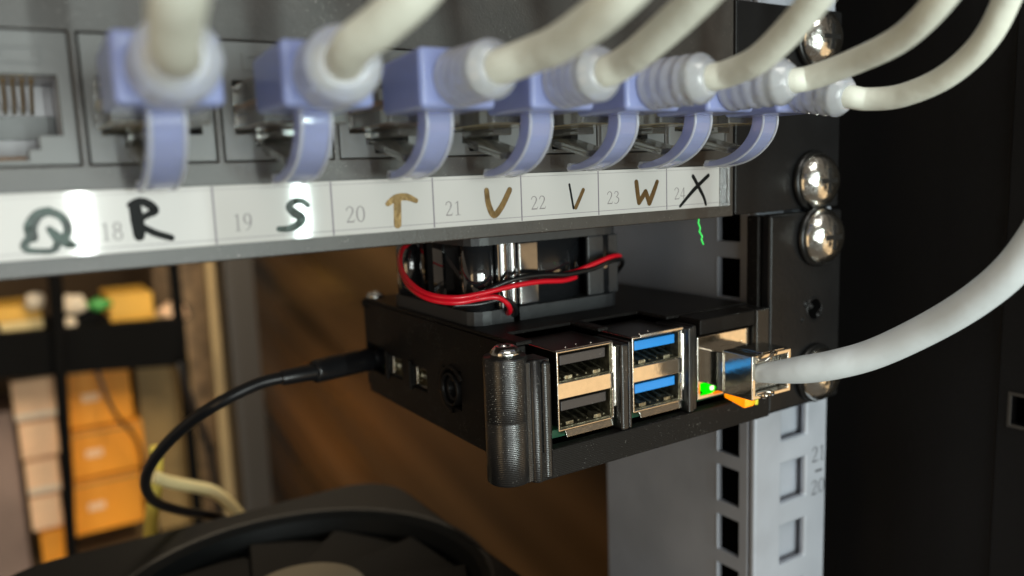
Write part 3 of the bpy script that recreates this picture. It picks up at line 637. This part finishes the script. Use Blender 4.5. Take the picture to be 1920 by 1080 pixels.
MB().tube([(-84.6, 33.5, -11.2), (-83.4, 27, -13.4), (-79.8, 22.8, -14.0), (-76, 21.4, -13.6), (-72.0, 20.9, -11.9), (-66.5, 20.3, -10.5), (-60, 20.1, -10.25), (-54, 20.0, -10.8), (-50, 20.0, -10.6), (-46.0, 20.1, -10.2), (-41.7, 20.2, -9.1), (-37.4, 21.4, -9.2), (-34.0, 25.0, -10.9), (-32.6, 30.0, -14.1), (-33.4, 33.5, -16.0), (-36, 36, -16.6)], .55, seg=12).build('black_lead', 'black', fan)
MB().tube([(-80, 22.4, -14.6), (-75, 20.8, -14.7), (-71.0, 20.3, -14.3), (-68.2, 20.1, -14.9), (-66.4, 20.6, -16.6), (-65.4, 22.6, -18.3), (-64.9, 27, -19.0)], .55, seg=12).build('black_lead', 'black', fan)

# ---------------- network cable on the computer
net = thing('network_cable', 'thick white network cable with bare metal shielded plug and a latch with amber light painted in', 'cable', (-27, -6, -30))
pg = MB(); pg.plate(-33.5, -21.9, -35.0, -26.0, -12.6, -5.0, [(-32.4, -23.0, -34.0, -27.0)], 'y')
pl = pg.build('plug_shield', 'tin', net, bevel=.25)
MB().box(-32.8, -22.3, -4.95, 9, -34.3, -26.8).build('plug_nose', 'tin', net, bevel=.3)
MB().box(-32.3, -23.1, -10.6, -5.0, -33.9, -27.1).build('plug_inside', 'clear', pl, bevel=.4)
MB().box(-33.85, -33.55, -5.4, -3.8, -34.6, -26.6).box(-30.5, -24, -12.5, -5.5, -25.95, -25.7).build('shield_fold', 'tin', pl, bevel=.1)
cl = MB()
cl.tube([(-31.6, -12.2, -27.4), (-30.2, -13.6, -26.9), (-28.2, -13.3, -25.9), (-26.4, -12.4, -26.4)], .38, seg=8)
cl.tube([(-31.8, -12.3, -33.9), (-30.6, -13.9, -33.3), (-29.2, -14.0, -33.7), (-27.6, -12.6, -34.6)], .38, seg=8)
cl.lathe([(.01, -1.0), (.6, -.8), (.8, 0)], (-30.2, -12.7, -34.3), 'y', 12)
cl.build('shield_clamp', 'tin', pl)
am = MB()
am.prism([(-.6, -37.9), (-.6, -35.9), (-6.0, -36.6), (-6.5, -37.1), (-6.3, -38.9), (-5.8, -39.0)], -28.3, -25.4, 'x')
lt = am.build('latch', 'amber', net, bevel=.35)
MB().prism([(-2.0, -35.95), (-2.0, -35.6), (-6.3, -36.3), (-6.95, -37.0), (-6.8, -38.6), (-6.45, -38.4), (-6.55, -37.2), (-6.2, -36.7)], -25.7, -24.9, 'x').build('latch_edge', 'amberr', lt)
NP = [(-29.5, -9.0, -30.4), (-30.8, -12.4, -29.8), (-30.2, -17.0, -28.7), (-28.9, -21.0, -27.7), (-26.6, -26.0, -26.2), (-23.8, -32.2, -23.4), (-22.0, -40.6, -17.9), (-21.7, -48.2, -12.0), (-21.2, -53.8, -5.8), (-20.0, -58, 2.5), (-18.0, -61.0, 12), (-15, -63, 34), (-12, -64, 60)]
MB().tube(NP, [1.6, 1.85, 2.3, 2.65]+[2.75]*9, seg=28, sub=8).build('jacket', 'cablew', net)

# ---------------- power cable
pw = thing('power_cable', 'thin black power cable plugged into the left side of the black computer case', 'cable', (-84, 71.5, -38))
MB().tube([(-73.4, 71.8, -34.7), (-78.0, 71.6, -34.7), (-78.4, 71.6, -34.7), (-88, 70.0, -34.7), (-93.4, 68.4, -34.7), (-93.8, 68.3, -34.7)], [2.2, 2.2, 2.95, 3.0, 2.75, 2.3], seg=24, sub=3).build('plug_body', 'black', pw)
MB().tube([(-93.5, 68.4, -34.7), (-98, 68.0, -34.7), (-102.0, 68.0, -34.8)], [2.0, 1.9, 1.75], seg=20).build('strain_relief', 'black', pw)
MB().tube([(-101, 68, -34.7), (-107.3, 70.0, -35.8), (-116.4, 74.0, -40.2), (-121.8, 86.0, -47.7), (-126.6, 100.0, -58.1), (-127.9, 113.0, -68.4), (-124.5, 126.0, -79.1), (-115.9, 138.0, -88.6), (-105.1, 147.0, -96.6), (-97.7, 152.0, -103.6), (-90, 156, -116)], 1.45, seg=18, sub=8).build('lead', 'black', pw)

# ---------------- green squiggle
MB().tube([(-31.8, 3.6, 1.0), (-31.8, 3.0, .4), (-32.1, 3.0, -.7), (-31.5, 3.0, -1.8), (-31.8, 3.0, -2.5), (-30.9, 3.0, -3.6), (-31.2, 3.0, -4.1), (-30.6, 3.0, -5.3)], .17, seg=8, sub=2)
gt = MB().tube([(-31.8, 3.6, 1.0), (-31.8, 3.0, .4), (-32.1, 3.0, -.7), (-31.5, 3.0, -1.8), (-31.8, 3.0, -2.5), (-30.9, 3.0, -3.6), (-31.2, 3.0, -4.1), (-30.6, 3.0, -5.3)], .17, seg=8, sub=2).build('green_squiggle', 'squiggle')
tag(recenter(gt), 'short bright green zigzag thread below the label strip', 'squiggle')

# ============================================================ device below, with its blower
dev = thing('equipment_tray', 'flat black equipment tray at the bottom of the rack under the blower', 'equipment', (-160, 80, -132))
MB().box(-330, -40, -6, 140, -132, -118.3).build('tray_body', 'bfan', dev, bevel=1.5)
MB().box(-330, -176, 20, 137, -118.2, -95).build('tray_block', 'bfan', dev, bevel=1.5)
blow = thing('blower_fan', 'large matt black square fan with a beige reflection painted on its round hub, lying flat at the bottom', 'fan', (-106, 77, -118))
def blower():
    fx0, fx1, fy0, fy1 = -168.5, -48.5, 17.0, 137.0
    cx, cy = -98.5, 77.5
    N_ = 128; pts = rrect(fx0, fx1, fy0, fy1, 17, 10)
    pr = []
    o_ = []
    for k in range(N_):
        g = 2*math.pi*k/N_; d = Vector((math.cos(g), math.sin(g))); best = None
        for i in range(len(pts)):
            a = Vector(pts[i])-Vector((cx, cy)); b = Vector(pts[(i+1) % len(pts)])-Vector((cx, cy)); e = b-a
            den = d.x*e.y-d.y*e.x
            if abs(den) < 1e-9: continue
            t = (a.x*e.y-a.y*e.x)/den; u = (a.x*d.y-a.y*d.x)/den
            if t > 0 and -1e-6 <= u <= 1+1e-6: best = t if best is None else min(best, t)
        o_.append(best)
    rings = []
    def ringf(f, z): rings.append([(cx+math.cos(2*math.pi*k/N_)*f(k), cy+math.sin(2*math.pi*k/N_)*f(k), z) for k in range(N_)])
    rr = 49.5
    ringf(lambda k: o_[k]-.1, -118.0); ringf(lambda k: o_[k], -117); ringf(lambda k: o_[k], -94.2); ringf(lambda k: o_[k]-.3, -93.6); ringf(lambda k: o_[k]-1.4, -93.0)
    ringf(lambda k: rr+.6, -93.0); ringf(lambda k: rr-.6, -93.4); ringf(lambda k: rr-2.4, -95.2); ringf(lambda k: rr-4, -99); ringf(lambda k: rr-4.6, -117.9)
    vs = [p for r_ in rings for p in r_]
    fs = [(i*N_+k, i*N_+(k+1) % N_, (i+1)*N_+(k+1) % N_, (i+1)*N_+k) for i in range(len(rings)-1) for k in range(N_)]
    MB().add(vs, fs, False).build('frame', 'bfan', blow)
    hb = MB().lathe([(.01, -94.6), (16.4, -94.6), (17.8, -95.2), (18.6, -96.4), (18.6, -116), (.01, -116)], (cx, cy, 0), 'z', 56).build('hub', 'bfan', blow)
    MB().lathe([(.01, -94.2), (15.6, -94.2), (15.8, -94.55), (.01, -94.55)], (cx+1, cy, 0), 'z', 48).build('hub_reflection', 'hub', hb)  # tan reflection on the hub, put in as a coloured disc
    b = MB()
    for k in range(11):
        b.box(18.0, 44.2, -12, 12, -.7, .7, Matrix.Translation((cx, cy, -100.4)) @ Matrix.Rotation(2*math.pi*k/11+.2, 4, 'Z') @ Matrix.Rotation(R(7), 4, 'X'))
    b.build('blades', 'blade', blow, bevel=.5)
blower()

# ============================================================ storage behind the rack (out of focus)
G2 = 'things stored behind the rack'
def obj1(mb, name, m, lab, cat, group=None, bevel=1.0):
    o = mb.build(name, m, None, bevel=bevel); recenter(o); return tag(o, lab, cat, group)
sh = thing('storage_shelf', 'black metal storage shelf with cross beam and upright behind the rack', 'shelf', (-160, 640, -490))
MB().add([(-330, 640, -99), (-330, 660, -99), (-26, 660, -110), (-26, 640, -110), (-330, 640, -126), (-330, 660, -126), (-32, 660, -152), (-32, 640, -152)], [(0, 1, 2, 3), (7, 6, 5, 4), (0, 3, 7, 4), (1, 5, 6, 2), (0, 4, 5, 1), (3, 2, 6, 7)]).build('cross_beam', 'flatblack', sh, bevel=1)
MB().box(-330, -26, 662, 860, -128, -124).build('shelf_board', 'flatblack', sh)
MB().tube([(-118, 634, 60), (-119, 634, -70), (-123.5, 634, -150), (-127, 634, -230), (-131, 634, -300), (-134, 634, -488)], [5.5, 5.5, 5, 4.6, 4.6, 4.6], seg=10).build('upright', 'flatblack', sh)
MB().box(-28, -20, 650, 662, -489, 60).build('upright', 'flatblack', sh)
bn = [('bookc', -161.5, -129.5, -101, -123, 'cream stack of papers on the upper shelf at far left'), ('booky', -163, -130, -88, -100.6, 'yellow folder on top of the cream papers at far left'),
      ('bookc', -117, -33, -113.5, -123.5, 'long cream bundle lying on the upper shelf'), ('booky', -78, -41, -87, -113, 'yellow orange bundle standing on the long cream bundle'), ]
for m, x0, x1, z1, z0, lab in bn:
    obj1(MB().box(x0, x1, 676, 740, z0, z1), 'paper_stack', m, lab, 'papers', 'papers on the upper storage shelf')
def blob(name, c, r, m, lab, cat, sq=(1, 1, 1)):
    bm = bmesh.new(); bmesh.ops.create_icosphere(bm, subdivisions=3, radius=1)
    for v in bm.verts:
        n_ = 1+.16*math.sin(v.co.x*5+c[0])*math.cos(v.co.z*4+c[2])
        v.co = Vector((v.co.x*r*sq[0]*n_, v.co.y*r*sq[1]*n_, v.co.z*r*sq[2]*n_))*S
    me = bpy.data.meshes.new(name); bm.to_mesh(me); bm.free(); me.materials.append(M[m])
    for p in me.polygons: p.use_smooth = True
    zmin = min(v.co.z for v in me.vertices); me.transform(Matrix.Translation((0, 0, -zmin)))
    o = bpy.data.objects.new(name, me); COL.objects.link(o); o.location = Vector(c)*S+Vector((0, 0, zmin)); return tag(o, lab, cat)
blob('green_highlight', (-86, 662, -92), 7, 'gbag', 'small green pouch of the black bag, made as a blob on the upper shelf', 'highlight', (1.5, .8, .8))  # green highlight of the black bag, modelled as its own blob
blob('black_bag', (-97, 670, -105), 14, 'flatblack', 'black bag lying on the upper shelf below the green pouch', 'bag', (1.3, .8, .9))
blob('pale_blob', (-106, 662, -89), 8, 'bookw', 'white highlight of the black bag, made as a blob, left of the green pouch on the upper shelf', 'bundle', (1.3, .8, 1.1))  # white highlight of the bag, likewise a separate blob
blob('pale_blob', (-134, 668, -84), 7.5, 'bookw', 'small pale bundle on the yellow folder at far left', 'bundle')
blob('pale_blob', (-110, 664, -112), 8, 'bookw', 'tan bundle hanging over the shelf edge beside the black upright', 'bundle', (.9, .8, 1.6))
blob('pale_blob', (-26, 668, -108), 10, 'peach', 'peach coloured bundle at the right end of the upper shelf', 'bundle', (1.3, .8, 1))
zs = [(-153, -190, -159.5, -126), (-191.5, -224, -158, -128.5), (-226, -257, -157, -131), (-258.5, -289, -157, -133)]
for i, (z1, z0, x0, x1) in enumerate(zs):
    n_ = ['topmost', 'second from top', 'third from top', 'lowest'][i]
    o = obj1(MB().box(x0, x1, 682-i*1.5, 740, z0, z1), 'card_pack', 'peach', f'pale peach card pack, {n_} in its stack left of the black upright', 'card pack', 'peach card packs in a stack', 2.0)
    o['_o'] = tuple(o.location/S)
    MB().box(x0+1, x1-1, 681.2-i*1.5, 681.9-i*1.5, z0+2+i % 2*6, z0+7+i % 2*5).build('printed_band', ['bookw', 'peach', 'bookw', 'peach'][i], o)
obj1(MB().box(-152, -131.5, 676, 740, -330, -290.5), 'orange_carton', 'orange', 'small orange carton under the stack of peach packs', 'carton')
for z0, z1, x0, x1, lab in ((-205, -150, -121, -66, 'bright orange carton, upper of the stack right of the black upright'), (-252, -207, -123, -60, 'bright orange carton, middle of the stack right of the black upright'), (-305, -254, -126, -66, 'bright orange carton, lowest of the stack right of the black upright')):
    o = thing('orange_carton', lab, 'carton', ((x0+x1)/2, 710, z0), 'orange cartons in a stack')
    MB().box(x0, x1, 684, 742, z0, z1).build('carton_body', 'orange', o, bevel=1.5)
    MB().box(x0+14, x0+28, 683.2, 683.9, (z0+z1)/2-4, (z0+z1)/2+3).build('carton_label', 'peach', o)
    MB().box(x0+2, x1-2, 683.5, 683.9, z1-5, z1-3.5).build('lid_seam', 'tan', o)
obj1(MB().box(-59, -10, 700, 760, -326, -152), 'brown_board', 'tan', 'tall olive brown carton beside the orange cartons', 'carton')
obj1(MB().box(-330, -161, 690, 760, -430, -180), 'mauve_cloth', 'mauve', 'mauve grey blurred cloth at the lower left behind the peach packs', 'cloth')
obj1(MB().box(-30, 60, 742, 760, -488, 120), 'speckled_board', 'bark', 'speckled brown board standing behind the beige wooden post', 'board')
obj1(MB().add([(4, 650, 80), (16, 650, 80), (12.5, 650, -330), (-.5, 650, -330), (4, 664, 80), (16, 664, 80), (12.5, 664, -330), (-.5, 664, -330)], [(0, 1, 2, 3), (7, 6, 5, 4), (0, 4, 5, 1), (1, 5, 6, 2), (2, 6, 7, 3), (3, 7, 4, 0)]), 'wooden_post', 'wood', 'weathered beige wooden post left of the dark rear rail', 'post')
obj1(MB().box(-330, -40, 640, 800, -360, -331), 'low_bench', 'shelf', 'brown wooden bench board under the stored cartons', 'bench')
hc = MB().tube([(-96, 655, -140), (-86, 650, -185), (-70, 652, -215), (-66, 655, -250), (-60, 660, -290), (-58, 664, -330)], 1.6, seg=8).build('hanging_lead', 'black'); tag(recenter(hc), 'thin dark lead hanging in front of the orange cartons', 'lead')
hc = MB().tube([(-30, 640, -150), (-22, 640, -190), (-10, 642, -240), (-6, 644, -300), (-8, 646, -345)], 3.2, seg=8).build('hanging_lead', 'black'); tag(recenter(hc), 'thick black lead hanging down left of the beige wooden post', 'lead')
# yellow leads just behind the tray
yl = MB().tube([(-119.0, 168.0, -86), (-113.5, 170.0, -90.2), (-105.3, 172.0, -94.6), (-99.4, 172.0, -97.9), (-95.0, 170.0, -103), (-91.5, 168.0, -109.2), (-88, 166, -118)], 2.1, seg=14).build('cream_lead', 'cream'); tag(recenter(yl), 'cream coloured lead bending down behind the blower fan', 'lead')
yl = MB().tube([(-116.0, 176.0, -78.6), (-117.7, 176.0, -92.8), (-119.2, 176.0, -100.1), (-121.0, 177.0, -112.3), (-122, 178, -140)], 2.3, seg=14).build('yellow_lead', 'yellow'); tag(recenter(yl), 'yellow lead running straight down beside the cream one', 'lead')
